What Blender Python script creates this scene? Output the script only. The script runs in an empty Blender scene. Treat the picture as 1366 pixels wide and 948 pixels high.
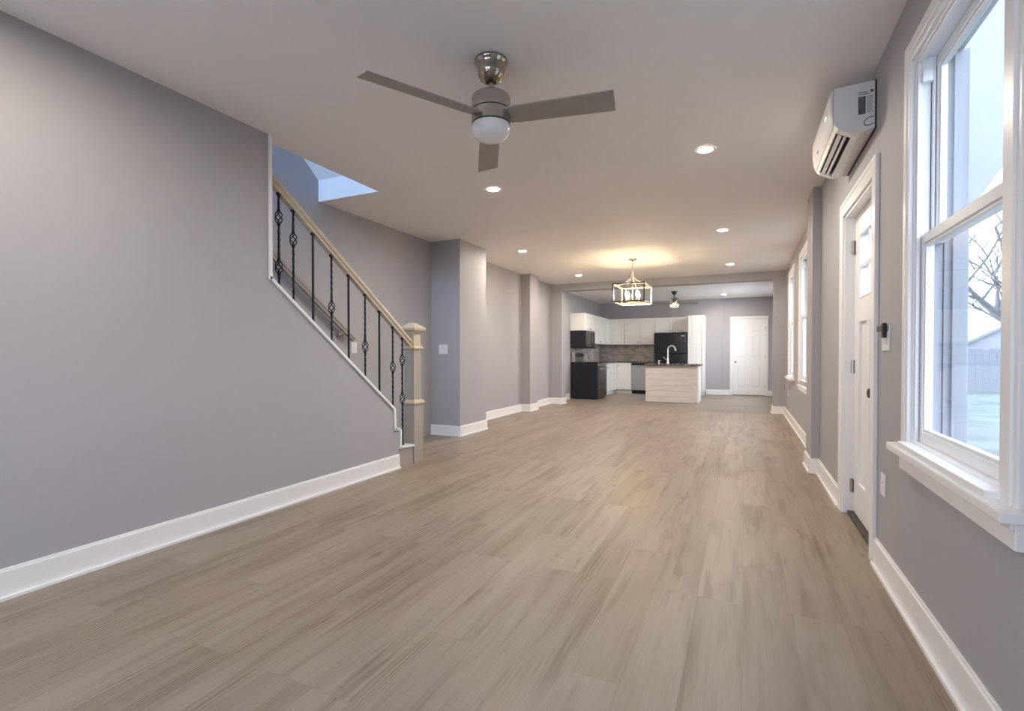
import bpy, math, random
from mathutils import Vector
random.seed(7)
S = bpy.context.scene
C = S.collection
PI = math.pi

# ------------------------------------------------------------------ camera, world, light, exposure
F, YAW, PIT, CY, EYE = 664.49, .4355, -.0124, 480.21, 1.12
cam_d = bpy.data.cameras.new('camera'); cam = bpy.data.objects.new('camera', cam_d); C.objects.link(cam)
cam.location = (0, 0, EYE); cam.rotation_euler = (PI/2 + PIT, 0, YAW)
cam_d.sensor_width = 36; cam_d.lens = 36*F/1366; cam_d.shift_y = (CY-474)/1366
cam_d.clip_start = .02; cam_d.clip_end = 300
S.camera = cam
S.view_settings.view_transform = 'Standard'; S.view_settings.look = 'None'
S.view_settings.exposure = 0.92; S.view_settings.gamma = 1; S.view_settings.use_curve_mapping = False
S.cycles.use_denoising = True
S.cycles.max_bounces = 12; S.cycles.diffuse_bounces = 7; S.cycles.transparent_max_bounces = 16
S.cycles.caustics_reflective = False; S.cycles.caustics_refractive = False

LAMP = 470            # recessed lamp lens radiance
WIN_KIT = 30
STAIR = 48
BULB = 270

world = bpy.data.worlds.new('sky'); S.world = world; world.use_nodes = True
wn = world.node_tree.nodes; wl = world.node_tree.links
bg = wn['Background']
tc = wn.new('ShaderNodeTexCoord'); sx = wn.new('ShaderNodeSeparateXYZ'); cr = wn.new('ShaderNodeValToRGB')
cr.color_ramp.elements[0].position = .48; cr.color_ramp.elements[0].color = (.72, .83, 1, 1)
cr.color_ramp.elements[1].position = .8; cr.color_ramp.elements[1].color = (.56, .72, 1, 1)
mr = wn.new('ShaderNodeMapRange'); mr.inputs['From Min'].default_value = -1
wl.new(tc.outputs['Generated'], sx.inputs[0]); wl.new(sx.outputs['Z'], mr.inputs['Value'])
wl.new(mr.outputs[0], cr.inputs[0]); wl.new(cr.outputs[0], bg.inputs[0]); bg.inputs[1].default_value = 4.2

def area(name, loc, rot, sx_, sy_, watts, col):
    d = bpy.data.lights.new(name, 'AREA'); d.shape = 'RECTANGLE'; d.size = sx_; d.size_y = sy_
    d.energy = watts; d.color = col
    o = bpy.data.objects.new(name, d); o.location = loc; o.rotation_euler = rot; C.objects.link(o); return o
# daylight in the kitchen side window and the upstairs hall window
area('kitchen_window_daylight', (.86, 12.9, 1.55), (0, math.radians(62), 0), 1.2, 1.1, WIN_KIT, (.78, .87, 1))
area('upstairs_window_daylight', (-3.57, .3, 3.55), (PI/2, 0, 0), .6, .8, STAIR, (.40, .63, 1))

# ------------------------------------------------------------------ materials
def pmat(name, col, rough=.5, metal=0, var=.04, scale=6, bump=0, bscale=120, emit=None, estr=0, stretch=None, coat=0, spec=None):
    m = bpy.data.materials.new(name); m.use_nodes = True
    n = m.node_tree.nodes; l = m.node_tree.links; b = n['Principled BSDF']
    tc = n.new('ShaderNodeTexCoord'); mp = n.new('ShaderNodeMapping'); no = n.new('ShaderNodeTexNoise')
    no.inputs['Scale'].default_value = scale; no.inputs['Detail'].default_value = 4
    if stretch: mp.inputs['Scale'].default_value = stretch
    l.new(tc.outputs['Object'], mp.inputs[0]); l.new(mp.outputs[0], no.inputs['Vector'])
    r = n.new('ShaderNodeValToRGB')
    r.color_ramp.elements[0].position = .3; r.color_ramp.elements[1].position = .7
    r.color_ramp.elements[0].color = tuple(max(0, c*(1-var)) for c in col)+(1,)
    r.color_ramp.elements[1].color = tuple(min(1, c*(1+var)) for c in col)+(1,)
    l.new(no.outputs['Fac'], r.inputs[0]); l.new(r.outputs[0], b.inputs['Base Color'])
    b.inputs['Roughness'].default_value = rough; b.inputs['Metallic'].default_value = metal
    if coat: b.inputs['Coat Weight'].default_value = coat
    if spec is not None: b.inputs['Specular IOR Level'].default_value = spec
    if bump:
        n2 = n.new('ShaderNodeTexNoise'); n2.inputs['Scale'].default_value = bscale
        bp = n.new('ShaderNodeBump'); bp.inputs['Strength'].default_value = bump; bp.inputs['Distance'].default_value = .002
        l.new(tc.outputs['Object'], n2.inputs['Vector']); l.new(n2.outputs['Fac'], bp.inputs['Height']); l.new(bp.outputs[0], b.inputs['Normal'])
    if emit:
        b.inputs['Emission Color'].default_value = emit+(1,); b.inputs['Emission Strength'].default_value = estr
    return m

def glass_mat(name, tint=(1, 1, 1), refl=.08, clear=True):
    m = bpy.data.materials.new(name); m.use_nodes = True
    n = m.node_tree.nodes; l = m.node_tree.links; n.clear()
    o = n.new('ShaderNodeOutputMaterial'); t = n.new('ShaderNodeBsdfTransparent'); g = n.new('ShaderNodeBsdfGlossy'); x = n.new('ShaderNodeMixShader')
    t.inputs[0].default_value = tint+(1,); g.inputs['Roughness'].default_value = .02
    lw = n.new('ShaderNodeLayerWeight'); lw.inputs['Blend'].default_value = .5
    pw_ = n.new('ShaderNodeMath'); pw_.operation = 'POWER'; pw_.inputs[1].default_value = 4; l.new(lw.outputs['Facing'], pw_.inputs[0])
    fr = n.new('ShaderNodeMath'); fr.operation = 'MULTIPLY_ADD'; fr.inputs[1].default_value = .35; fr.inputs[2].default_value = .01; l.new(pw_.outputs[0], fr.inputs[0])
    no = n.new('ShaderNodeTexNoise'); no.inputs['Scale'].default_value = 3
    mm = n.new('ShaderNodeMath'); mm.operation = 'MULTIPLY_ADD'; mm.inputs[1].default_value = .015
    l.new(no.outputs['Fac'], mm.inputs[0]); l.new(fr.outputs[0], mm.inputs[2])
    l.new(mm.outputs[0], x.inputs[0]); l.new(t.outputs[0], x.inputs[1]); l.new(g.outputs[0], x.inputs[2]); l.new(x.outputs[0], o.inputs[0])
    return m

def floor_mat(name, tone=1.0, rot=True, pw=.19, pl=1.22):
    m = bpy.data.materials.new(name); m.use_nodes = True
    n = m.node_tree.nodes; l = m.node_tree.links; b = n['Principled BSDF']
    tc = n.new('ShaderNodeTexCoord'); mp = n.new('ShaderNodeMapping')
    if rot: mp.inputs['Rotation'].default_value = (0, 0, PI/2)
    l.new(tc.outputs['Object'], mp.inputs[0])
    br = n.new('ShaderNodeTexBrick'); br.offset = .37; br.offset_frequency = 3; br.squash = 1
    br.inputs['Color1'].default_value = (0, 0, 0, 1); br.inputs['Color2'].default_value = (1, 1, 1, 1); br.inputs['Mortar'].default_value = (.5, .5, .5, 1)
    br.inputs['Scale'].default_value = 1; br.inputs['Mortar Size'].default_value = .0011; br.inputs['Mortar Smooth'].default_value = .3
    br.inputs['Bias'].default_value = 0; br.inputs['Brick Width'].default_value = pl; br.inputs['Row Height'].default_value = pw
    l.new(mp.outputs[0], br.inputs['Vector'])
    # per-plank offset so the figure does not run across seams
    sep = n.new('ShaderNodeSeparateColor'); l.new(br.outputs['Color'], sep.inputs[0])
    cmb = n.new('ShaderNodeCombineXYZ'); mul = n.new('ShaderNodeMath'); mul.operation = 'MULTIPLY'; mul.inputs[1].default_value = 37
    l.new(sep.outputs[0], mul.inputs[0]); l.new(mul.outputs[0], cmb.inputs[0]); l.new(mul.outputs[0], cmb.inputs[2])
    add = n.new('ShaderNodeVectorMath'); add.operation = 'ADD'; l.new(mp.outputs[0], add.inputs[0]); l.new(cmb.outputs[0], add.inputs[1])
    def noise(scale3, scale, det, dist=0, rgh=.55):
        q = n.new('ShaderNodeMapping'); q.inputs['Scale'].default_value = scale3; l.new(add.outputs[0], q.inputs[0])
        t = n.new('ShaderNodeTexNoise'); t.inputs['Scale'].default_value = scale; t.inputs['Detail'].default_value = det
        t.inputs['Distortion'].default_value = dist; t.inputs['Roughness'].default_value = rgh
        l.new(q.outputs[0], t.inputs['Vector']); return t
    def ramp(src, p0, c0, p1, c1):
        r = n.new('ShaderNodeValToRGB'); r.color_ramp.elements[0].position = p0; r.color_ramp.elements[0].color = c0+(1,)
        r.color_ramp.elements[1].position = p1; r.color_ramp.elements[1].color = c1+(1,); l.new(src, r.inputs[0]); return r
    def mix(mode, fac, a, bb):
        x = n.new('ShaderNodeMix'); x.data_type = 'RGBA'; x.blend_type = mode
        if isinstance(fac, (int, float)): x.inputs[0].default_value = fac
        else: l.new(fac, x.inputs[0])
        l.new(a, x.inputs[6]); l.new(bb, x.inputs[7]); return x
    T = tone
    base = ramp(sep.outputs[0], 0, (.318*T, .257*T, .199*T), 1, (.362*T, .298*T, .236*T))
    streak = noise((.75, 9, 1), 1.6, 5, .25)
    sr = ramp(streak.outputs['Fac'], .28, (.66, .62, .585), .50, (1, 1, 1))
    m1 = mix('MULTIPLY', .85, base.outputs[0], sr.outputs[0])
    fine = noise((1.6, 70, 1), 2.0, 6, .15, .6)
    fr_ = ramp(fine.outputs['Fac'], .3, (.86, .85, .83), .65, (1.0, 1.0, 1.0))
    broad = noise((.45, 2.6, 1), 1.3, 3, .3); bd = ramp(broad.outputs['Fac'], .35, (.86, .84, .82), .62, (1, 1, 1))
    m1b = mix('MULTIPLY', 1.0, m1.outputs[2], bd.outputs[0])
    m2 = mix('MULTIPLY', .8, m1b.outputs[2], fr_.outputs[0])
    # cathedral figure
    q = n.new('ShaderNodeMapping'); q.inputs['Scale'].default_value = (.55, 6, 1); l.new(add.outputs[0], q.inputs[0])
    wv = n.new('ShaderNodeTexWave'); wv.wave_type = 'RINGS'; wv.inputs['Scale'].default_value = 5; wv.inputs['Distortion'].default_value = 5; wv.inputs['Detail'].default_value = 3
    l.new(q.outputs[0], wv.inputs['Vector'])
    wr = ramp(wv.outputs['Fac'], .2, (.74, .70, .66), .6, (1, 1, 1))
    msk = noise((.8, 4.5, 1), 1.5, 2, .3); mk = ramp(msk.outputs['Fac'], .52, (0, 0, 0), .64, (1, 1, 1))
    m3 = mix('MULTIPLY', mk.outputs[0], m2.outputs[2], wr.outputs[0])
    # knots
    kn = noise((2.2, 6, 1), 1.3, 2, .2); kr = ramp(kn.outputs['Fac'], .70, (1, 1, 1), .78, (.60, .53, .46))
    m4 = mix('MULTIPLY', .8, m3.outputs[2], kr.outputs[0])
    seam = n.new('ShaderNodeRGB'); seam.outputs[0].default_value = (.20, .15, .115, 1)
    m5 = n.new('ShaderNodeMath'); m5.operation = 'MULTIPLY'; m5.inputs[1].default_value = .6; l.new(br.outputs['Fac'], m5.inputs[0])
    m6 = mix('MIX', m5.outputs[0], m4.outputs[2], seam.outputs[0])
    l.new(m6.outputs[2], b.inputs['Base Color'])
    b.inputs['Roughness'].default_value = .42; b.inputs['Specular IOR Level'].default_value = .42
    bp = n.new('ShaderNodeBump'); bp.inputs['Strength'].default_value = .12; bp.inputs['Distance'].default_value = .002
    l.new(fine.outputs['Fac'], bp.inputs['Height']); l.new(bp.outputs[0], b.inputs['Normal'])
    return m

def tile_mat():
    m = bpy.data.materials.new('mosaic_tile'); m.use_nodes = True
    n = m.node_tree.nodes; l = m.node_tree.links; b = n['Principled BSDF']
    tc = n.new('ShaderNodeTexCoord'); sp = n.new('ShaderNodeSeparateXYZ'); cm = n.new('ShaderNodeCombineXYZ'); ad = n.new('ShaderNodeMath')
    l.new(tc.outputs['Object'], sp.inputs[0]); l.new(sp.outputs[0], ad.inputs[0]); l.new(sp.outputs[1], ad.inputs[1])
    l.new(ad.outputs[0], cm.inputs[0]); l.new(sp.outputs[2], cm.inputs[1])
    br = n.new('ShaderNodeTexBrick'); br.inputs['Scale'].default_value = 1; br.inputs['Brick Width'].default_value = .15; br.inputs['Row Height'].default_value = .075
    br.inputs['Color1'].default_value = (.34, .29, .26, 1); br.inputs['Color2'].default_value = (.56, .50, .46, 1); br.inputs['Mortar'].default_value = (.6, .56, .52, 1)
    br.inputs['Mortar Size'].default_value = .004; l.new(cm.outputs[0], br.inputs['Vector'])
    l.new(br.outputs[0], b.inputs['Base Color']); b.inputs['Roughness'].default_value = .25
    return m

def plank_mat(name, c1, c2, rough=.6, axis_z=True):
    return pmat(name, c1, rough, 0, .12, 3, .05, 60, stretch=(1.2, 1.2, 14))

def granite_mat():
    m = bpy.data.materials.new('dark_granite'); m.use_nodes = True
    n = m.node_tree.nodes; l = m.node_tree.links; b = n['Principled BSDF']
    tc = n.new('ShaderNodeTexCoord'); v = n.new('ShaderNodeTexVoronoi'); v.inputs['Scale'].default_value = 38
    r = n.new('ShaderNodeValToRGB'); r.color_ramp.elements[0].color = (.02, .019, .02, 1); r.color_ramp.elements[1].color = (.42, .38, .35, 1)
    r.color_ramp.elements[0].position = .35; r.color_ramp.elements[1].position = .9
    l.new(tc.outputs['Object'], v.inputs['Vector']); l.new(v.outputs['Color'], r.inputs[0]); l.new(r.outputs[0], b.inputs['Base Color'])
    b.inputs['Roughness'].default_value = .18
    return m

M = dict(
    wall=pmat('grey_wall_paint', (.41, .395, .412), .62, 0, .012, 1.5, .06, 180),
    ceil=pmat('white_ceiling_paint', (.88, .855, .85), .8, 0, .01, 1.2, .04, 150),
    white=pmat('white_trim_paint', (.86, .85, .84), .35, 0, .01, 4),
    door=pmat('white_door_paint', (.85, .84, .83), .4, 0, .01, 4),
    vinyl=pmat('white_vinyl', (.84, .84, .85), .3, 0, .01, 5),
    floor=floor_mat('oak_plank_floor'),
    kfloor=floor_mat('kitchen_plank_floor', .92, False, .3, 1.6),
    rail=pmat('greige_rail_wood', (.50, .42, .325), .42, 0, .12, 5, .05, 60, stretch=(8, 1, 8)),
    newel=pmat('taupe_newel_paint', (.40, .345, .29), .45, 0, .03, 6),
    newelcap=pmat('tan_newel_moulding', (.52, .435, .33), .42, 0, .05, 8),
    wrail=pmat('grey_wall_rail', (.33, .29, .27), .4, 0, .06, 6),
    iron=pmat('black_iron', (.012, .012, .013), .38, .4, .1, 40),
    tread=pmat('stair_tread_wood', (.36, .28, .21), .45, 0, .1, 4, stretch=(2, 12, 2)),
    nickel=pmat('brushed_nickel', (.50, .46, .42), .27, 1, .07, 10, stretch=(1, 1, 25)),
    polished=pmat('polished_nickel', (.46, .40, .33), .12, 1, .05, 10),
    blade=pmat('grey_fan_blade', (.34, .31, .28), .45, .3, .05, 8),
    darkgap=pmat('dark_gap', (.02, .018, .017), .6, 0, .05, 8),
    opal=pmat('opal_glass', (.82, .78, .78), .22, 0, .01, 4),
    lens=pmat('lamp_lens', (.9, .9, .9), .4, 0, .01, 4, emit=(1, .90, .77), estr=LAMP),
    bulb=pmat('candle_bulb', (.9, .8, .6), .3, 0, .01, 4, emit=(1, .76, .47), estr=BULB),
    dimbulb=pmat('cage_bulb', (.9, .8, .6), .3, 0, .01, 4, emit=(1, .76, .47), estr=70),
    bronze=pmat('dark_bronze', (.055, .042, .03), .4, .6, .1, 20),
    champagne=pmat('champagne_metal', (.80, .70, .55), .35, .7, .05, 20),
    ac=pmat('white_appliance_plastic', (.78, .765, .75), .35, 0, .01, 6),
    grey_label=pmat('grey_label', (.12, .11, .11), .5, 0, .3, 60),
    led=pmat('white_led', (1, 1, 1), .4, 0, .01, 5, emit=(1, .92, 1), estr=2.5),
    black=pmat('gloss_black', (.010, .010, .012), .16, 0, .1, 10),
    stoveside=pmat('black_enamel', (.014, .014, .022), .3, 0, .1, 10),
    steel=pmat('stainless_steel', (.52, .50, .48), .3, 1, .05, 8, stretch=(1, 1, 20)),
    bsteel=pmat('black_stainless_steel', (.16, .135, .12), .28, .9, .05, 8),
    dglass=pmat('dark_oven_glass', (.03, .022, .018), .08, 0, .1, 8),
    cab=pmat('white_cabinet_paint', (.84, .82, .78), .4, 0, .01, 5),
    granite=granite_mat(), tile=tile_mat(),
    island=plank_mat('whitewashed_plank', (.74, .69, .65), (.72, .66, .6)),
    chrome=pmat('satin_chrome', (.75, .74, .72), .15, 1, .02, 10),
    whitefaucet=pmat('light_nickel', (.72, .70, .67), .3, .5, .02, 10),
    glass=glass_mat('window_glass'),
    crystal=pmat('clear_crystal', (.75, .74, .72), .1, .3, .05, 20),
    plate=pmat('white_switch_plastic', (.80, .785, .77), .35, 0, .01, 8),
    bplastic=pmat('black_plastic', (.012, .010, .010), .4, 0, .05, 20),
    siding=pmat('white_siding', (.28, .285, .30), .6, 0, .02, 2),
    fence=pmat('grey_white_fence', (.20, .21, .225), .7, 0, .05, 3, stretch=(6, 6, 1)),
    lawn=pmat('dull_lawn', (.13, .148, .125), .95, 0, .25, 1.2, .3, 8),
    bark=pmat('pale_bark', (.15, .15, .155), .9, 0, .15, 12),
    concrete=pmat('bounce_concrete', (.72, .70, .67), .9, 0, .08, 3, .1, 30),
    brick=pmat('grey_render', (.6, .6, .62), .9, 0, .05, 4),
    shade=pmat('light_cut_blind_white', (.82, .82, .84), .8, 0, .02, 4),
)

# ------------------------------------------------------------------ mesh builder
ORG = {}
class MB:
    def __init__(s): s.v = []; s.f = []
    def quad(s, pts):
        b = len(s.v); s.v += [tuple(p) for p in pts]; s.f.append(tuple(range(b, b+len(pts))))
    def box(s, x0, x1, y0, y1, z0, z1):
        if x0 > x1: x0, x1 = x1, x0
        if y0 > y1: y0, y1 = y1, y0
        if z0 > z1: z0, z1 = z1, z0
        b = len(s.v)
        s.v += [(x0, y0, z0), (x1, y0, z0), (x1, y1, z0), (x0, y1, z0), (x0, y0, z1), (x1, y0, z1), (x1, y1, z1), (x0, y1, z1)]
        s.f += [tuple(b+i for i in q) for q in ((0, 3, 2, 1), (4, 5, 6, 7), (0, 1, 5, 4), (1, 2, 6, 5), (2, 3, 7, 6), (3, 0, 4, 7))]
        return s
    def prism(s, poly, axis, a0, a1):
        # poly: 2-D outline in the two other axes (order x,y,z without axis), extruded along axis
        def mk(p, a):
            q = list(p); q.insert(axis, a); return tuple(q)
        b = len(s.v); n = len(poly)
        s.v += [mk(p, a0) for p in poly]+[mk(p, a1) for p in poly]
        s.f.append(tuple(b+i for i in range(n))[::-1]); s.f.append(tuple(b+n+i for i in range(n)))
        for i in range(n):
            j = (i+1) % n; s.f.append((b+i, b+j, b+n+j, b+n+i))
        return s
    def rings(s, rs, close0=True, close1=True):
        b = len(s.v); n = len(rs[0])
        for r in rs: s.v += [tuple(p) for p in r]
        for k in range(len(rs)-1):
            for i in range(n):
                j = (i+1) % n
                s.f.append((b+k*n+i, b+k*n+j, b+(k+1)*n+j, b+(k+1)*n+i))
        if close0: s.f.append(tuple(b+i for i in range(n))[::-1])
        if close1: s.f.append(tuple(b+(len(rs)-1)*n+i for i in range(n)))
        return s
    def lathe(s, cx, cy, prof, n=32, axis='z', c0=True, c1=True):
        rs = []
        for r, h in prof:
            ring = []
            for i in range(n):
                a = 2*PI*i/n; u, w = r*math.cos(a), r*math.sin(a)
                if axis == 'z': ring.append((cx+u, cy+w, h))
                elif axis == 'x': ring.append((h, cx+u, cy+w))
                else: ring.append((cx+u, h, cy+w))
            rs.append(ring)
        return s.rings(rs, c0, c1)
    def tube(s, pts, r, n=8):
        pts = [Vector(p) for p in pts]; rs = []
        R = r if isinstance(r, (list, tuple)) else [r]*len(pts)
        ref = None
        for i, p in enumerate(pts):
            t = (pts[min(i+1, len(pts)-1)]-pts[max(i-1, 0)]).normalized()
            if ref is None:
                ref = Vector((0, 0, 1)) if abs(t.z) < .9 else Vector((1, 0, 0))
            u = t.cross(ref).normalized(); w = u.cross(t).normalized(); ref = w
            rs.append([p+u*R[i]*math.cos(2*PI*k/n)+w*R[i]*math.sin(2*PI*k/n) for k in range(n)])
        return s.rings(rs)
    def bar(s, p0, p1, w, h, up=(0, 0, 1)):
        p0, p1 = Vector(p0), Vector(p1); t = (p1-p0).normalized(); u = t.cross(Vector(up)).normalized(); q = u.cross(t)
        a, b_ = u*w/2, q*h/2
        return s.rings([[p-a-b_, p+a-b_, p+a+b_, p-a+b_] for p in (p0, p1)])
    def build(s, name, mat, parent=None, smooth=False, bevel=0, seg=2, kind=None, angle=40):
        o0 = Vector((0, 0, 0))
        if parent is not None: o0 = ORG.get(parent.name, o0)
        me = bpy.data.meshes.new(name); me.from_pydata([tuple(Vector(p)-o0) for p in s.v], [], s.f)
        import bmesh
        bm = bmesh.new(); bm.from_mesh(me); bmesh.ops.recalc_face_normals(bm, faces=bm.faces); bm.to_mesh(me); bm.free()
        me.materials.append(mat)
        o = bpy.data.objects.new(name, me); C.objects.link(o)
        if parent is not None: o.parent = parent; ORG[o.name] = o0
        if smooth:
            for p in me.polygons: p.use_smooth = True
            try: me.set_sharp_from_angle(angle=math.radians(angle))
            except Exception: pass
        if bevel:
            md = o.modifiers.new('bevel', 'BEVEL'); md.width = bevel; md.segments = seg; md.limit_method = 'ANGLE'; md.angle_limit = math.radians(35)
        if kind: o['kind'] = kind
        return o

def thing(name, label, cat, loc=(0, 0, 0), group=None, kind=None):
    o = bpy.data.objects.new(name, None); C.objects.link(o); o.location = loc; o.empty_display_size = .1
    ORG[o.name] = Vector(loc)
    if label: o['label'] = label
    if cat: o['category'] = cat
    if group: o['group'] = group
    if kind: o['kind'] = kind
    return o
def tag(o, label, cat, group=None):
    o['label'] = label; o['category'] = cat
    if group: o['group'] = group
    return o
def struct(name, mb, mat, bevel=0, **k): return mb.build(name, mat, None, bevel=bevel, kind='structure', **k)

def dup(root, loc, label):
    r = root.copy(); C.objects.link(r); r.location = loc; r['label'] = label
    def kids(a, b):
        for ch in list(a.children):
            c = ch.copy(); C.objects.link(c); c.parent = b; kids(ch, c)
    kids(root, r); return r

# ------------------------------------------------------------------ structure: shell
XR, XR2, XP, XS0, XS1 = .645, .70, -3.95, -3.16, -3.06
H, HK = 2.675, 2.64
YBM0, YBM1, YFAR, YBK = 10.55, 10.82, 14.85, -1.65
WT = .15

struct('floor', MB().box(-4.2, .85, YBK-.15, 10.45, -.12, 0), M['floor'])
struct('floor_kitchen', MB().box(-4.2, .85, 10.45, YFAR+.2, -.12, 0), M['kfloor'])
struct('trim_1', MB().box(-3.68, .49, 10.425, 10.475, 0, .006), M['tread'])       # floor strip at the kitchen

cm = MB()
WX0, WX1, WY0, WY1 = XP, -3.18, .2, 3.8
cm.box(WX1, .80, YBK-.15, YBM0+.05, H, H+.22)
cm.box(-4.1, WX1, WY1, YBM0+.05, H, H+.22)
cm.box(-4.1, WX1, YBK-.15, WY0, H, H+.22)
struct('ceiling', cm, M['ceil'])
struct('ceiling_kitchen', MB().box(-4.1, .85, YBM0+.05, YFAR+.2, HK, H+.22), M['ceil'])
# stairwell above the ceiling
struct('wall_stairwell_right', MB().box(WX1, WX1+.1, WY0-.1, WY1+3, H+.22, 5.2), M['wall'])
struct('wall_stairwell_front', MB().box(-4.1, WX1+.1, WY0-.15, WY0, H+.22, 5.2), M['wall'])
sf = MB(); sf.prism([(3.8, 2.89), (3.8+.12, 2.89), (1.9+.12, 4.62), (1.9, 4.49)], 0, XP-.02, WX1+.02)
struct('ceiling_stair_soffit', sf, M['ceil'])
struct('ceiling_stairwell', MB().box(-4.1, WX1+.1, WY0-.15, 3.9, 5.1, 5.25), M['ceil'])

struct('wall_left', MB().box(-4.1, XP, YBK-.15, YFAR+.2, 0, 5.2), M['wall'])
# wall in front of the stair, stepped down along the flight
kp = [(YBK, 0), (3.955, 0), (3.955, .365), (3.875, .365), (3.858, .575), (2.49, 1.645), (2.49, H), (YBK, H)]
struct('wall_left_stair', MB().prism(kp, 0, XS0, XS1), M['wall'])
# boxed-in corner past the stair, pilaster and opening
struct('wall_left_closet', MB().box(XP, -3.485, 5.82, 6.57, 0, H), M['wall'])
struct('wall_left_pilaster', MB().box(XP, -3.765, 8.92, 9.32, 0, H), M['wall'])
struct('wall_kitchen_beam', MB().box(XP, XR2+.05, YBM0, YBM1, 2.525, H+.05), M['wall'])
struct('wall_kitchen_jamb_left', MB().box(XP, -3.685, YBM0, YBM1, 0, 2.53), M['wall'])
struct('wall_kitchen_jamb_right', MB().box(.50, XR2+.05, YBM0, YBM1, 0, 2.53), M['wall'])
fw = MB(); fw.box(-4.1, -.30, YFAR, YFAR+.2, 0, H); fw.box(.55, .85, YFAR, YFAR+.2, 0, H); fw.box(-.30, .55, YFAR, YFAR+.2, 2.09, H)
fw.box(-.31, .56, YFAR+.1, YFAR+.2, 0, 2.2)
struct('wall_far', fw, M['wall'])
struct('wall_far_jog', MB().box(-4.0, -.535, YFAR-.05, YFAR, 0, HK), M['wall'])
# right wall, near piece with window and entrance door
W1 = (1.775, 2.615, .745, 2.345); D1 = (3.30, 4.185, 0, 2.085)
rw = MB(); X0, X1 = XR, XR+WT
rw.box(X0, X1, YBK-.15, W1[0], 0, H); rw.box(X0, X1, W1[0], W1[1], 0, W1[2]); rw.box(X0, X1, W1[0], W1[1], W1[3], H)
rw.box(X0, X1, W1[1], D1[0], 0, H); rw.box(X0, X1, D1[0], D1[1], D1[3], H); rw.box(X0, X1, D1[1], 5.45, 0, H)
struct('wall_right', rw, M['wall'])
W2 = (6.80, 7.82, .76, 2.40); W3 = (8.76, 9.58, .76, 2.40)
r2 = MB(); X0, X1 = XR2, XR2+WT
r2.box(X0, X1, 5.45, W2[0], 0, H); r2.box(X0, X1, W2[1], W3[0], 0, H); r2.box(X0, X1, W3[1], YBM0+.1, 0, H)
for w in (W2, W3): r2.box(X0, X1, w[0], w[1], 0, w[2]); r2.box(X0, X1, w[0], w[1], w[3], H)
struct('wall_right_far', r2, M['wall'])
struct('wall_right_pilaster', MB().box(.578, XR2+.1, 5.42, 5.85, 0, H), M['wall'])
KW = (12.3, 13.5, .95, 2.2)
r3 = MB(); r3.box(X0, X1, YBM0+.1, KW[0], 0, HK); r3.box(X0, X1, KW[1], YFAR+.2, 0, HK); r3.box(X0, X1, KW[0], KW[1], 0, KW[2]); r3.box(X0, X1, KW[0], KW[1], KW[3], HK)
struct('wall_right_kitchen', r3, M['wall'])
# wall behind the camera, with two window openings
bw = MB(); bo = [(-2.6, -1.4), (-.95, .25)]
bw.box(-4.1, bo[0][0], YBK-.15, YBK, 0, H); bw.box(bo[0][1], bo[1][0], YBK-.15, YBK, 0, H); bw.box(bo[1][1], .80, YBK-.15, YBK, 0, H)
for a, b in bo: bw.box(a, b, YBK-.15, YBK, 0, .75); bw.box(a, b, YBK-.15, YBK, 2.35, H)
struct('wall_back', bw, M['wall'])

# baseboards
BH, BT = .142, .016
def base_run(mb, p0, p1, nrm, h=BH):
    # straight skirting with a bevelled top edge and a shoe strip, between two floor points along an axis
    (x0, y0), (x1, y1) = p0, p1; nx, ny = nrm
    if nx:
        a, b = x0, x0+nx*BT
        mb.box(a, b, y0, y1, 0, h-.012); mb.box(a, a+nx*BT*.55, y0, y1, h-.012, h); mb.box(b, b+nx*.014, y0, y1, 0, .018)
    else:
        a, b = y0, y0+ny*BT
        mb.box(x0, x1, a, b, 0, h-.012); mb.box(x0, x1, a, a+ny*BT*.55, h-.012, h); mb.box(x0, x1, b, b+ny*.014, 0, .018)
b = MB(); base_run(b, (XS1, YBK), (XS1, 3.945), (1, 0)); struct('baseboard_left_stair', b, M['white'], .002)
b = MB(); base_run(b, (XP, 5.82), (-3.469, 5.82), (0, -1)); base_run(b, (-3.485, 5.82), (-3.485, 6.586), (1, 0)); struct('baseboard_left_closet', b, M['white'], .002)
b = MB(); base_run(b, (XP, 6.57), (XP, 8.92), (1, 0)); struct('baseboard_left', b, M['white'], .002)
b = MB(); base_run(b, (XP, 8.92), (-3.749, 8.92), (0, -1)); base_run(b, (-3.765, 8.92), (-3.765, 9.336), (1, 0)); struct('baseboard_left_pilaster', b, M['white'], .002)
b = MB(); base_run(b, (XP, 9.32), (XP, YBM0), (1, 0)); base_run(b, (XP, YBM0), (-3.669, YBM0), (0, -1)); base_run(b, (-3.685, YBM0), (-3.685, YBM1), (1, 0))
base_run(b, (XP, YBM1), (XP, 11.9), (1, 0)); struct('baseboard_left_kitchen', b, M['white'], .002)
b = MB(); base_run(b, (-.94, YFAR-.05), (-.535, YFAR-.05), (0, -1)); base_run(b, (-.535, YFAR), (-.345, YFAR), (0, -1)); base_run(b, (.59, YFAR), (XR2, YFAR), (0, -1)); struct('baseboard_far', b, M['white'], .002)
b = MB(); base_run(b, (.484, YBM0), (XR2, YBM0), (0, -1)); base_run(b, (.50, YBM0), (.50, YBM1), (-1, 0)); base_run(b, (XR2, 5.85), (XR2, YBM0), (-1, 0)); struct('baseboard_right_far', b, M['white'], .002)
b = MB(); base_run(b, (.562, 5.42), (XR, 5.42), (0, -1)); base_run(b, (.578, 5.42), (.578, 5.866), (-1, 0)); struct('baseboard_right_pilaster', b, M['white'], .002)
b = MB(); base_run(b, (XR, 4.285), (XR, 5.42), (-1, 0)); struct('baseboard_right_door', b, M['white'], .002)
b = MB(); base_run(b, (XR, YBK), (XR, 3.20), (-1, 0), .15); struct('baseboard_right', b, M['white'], .002)

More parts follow.
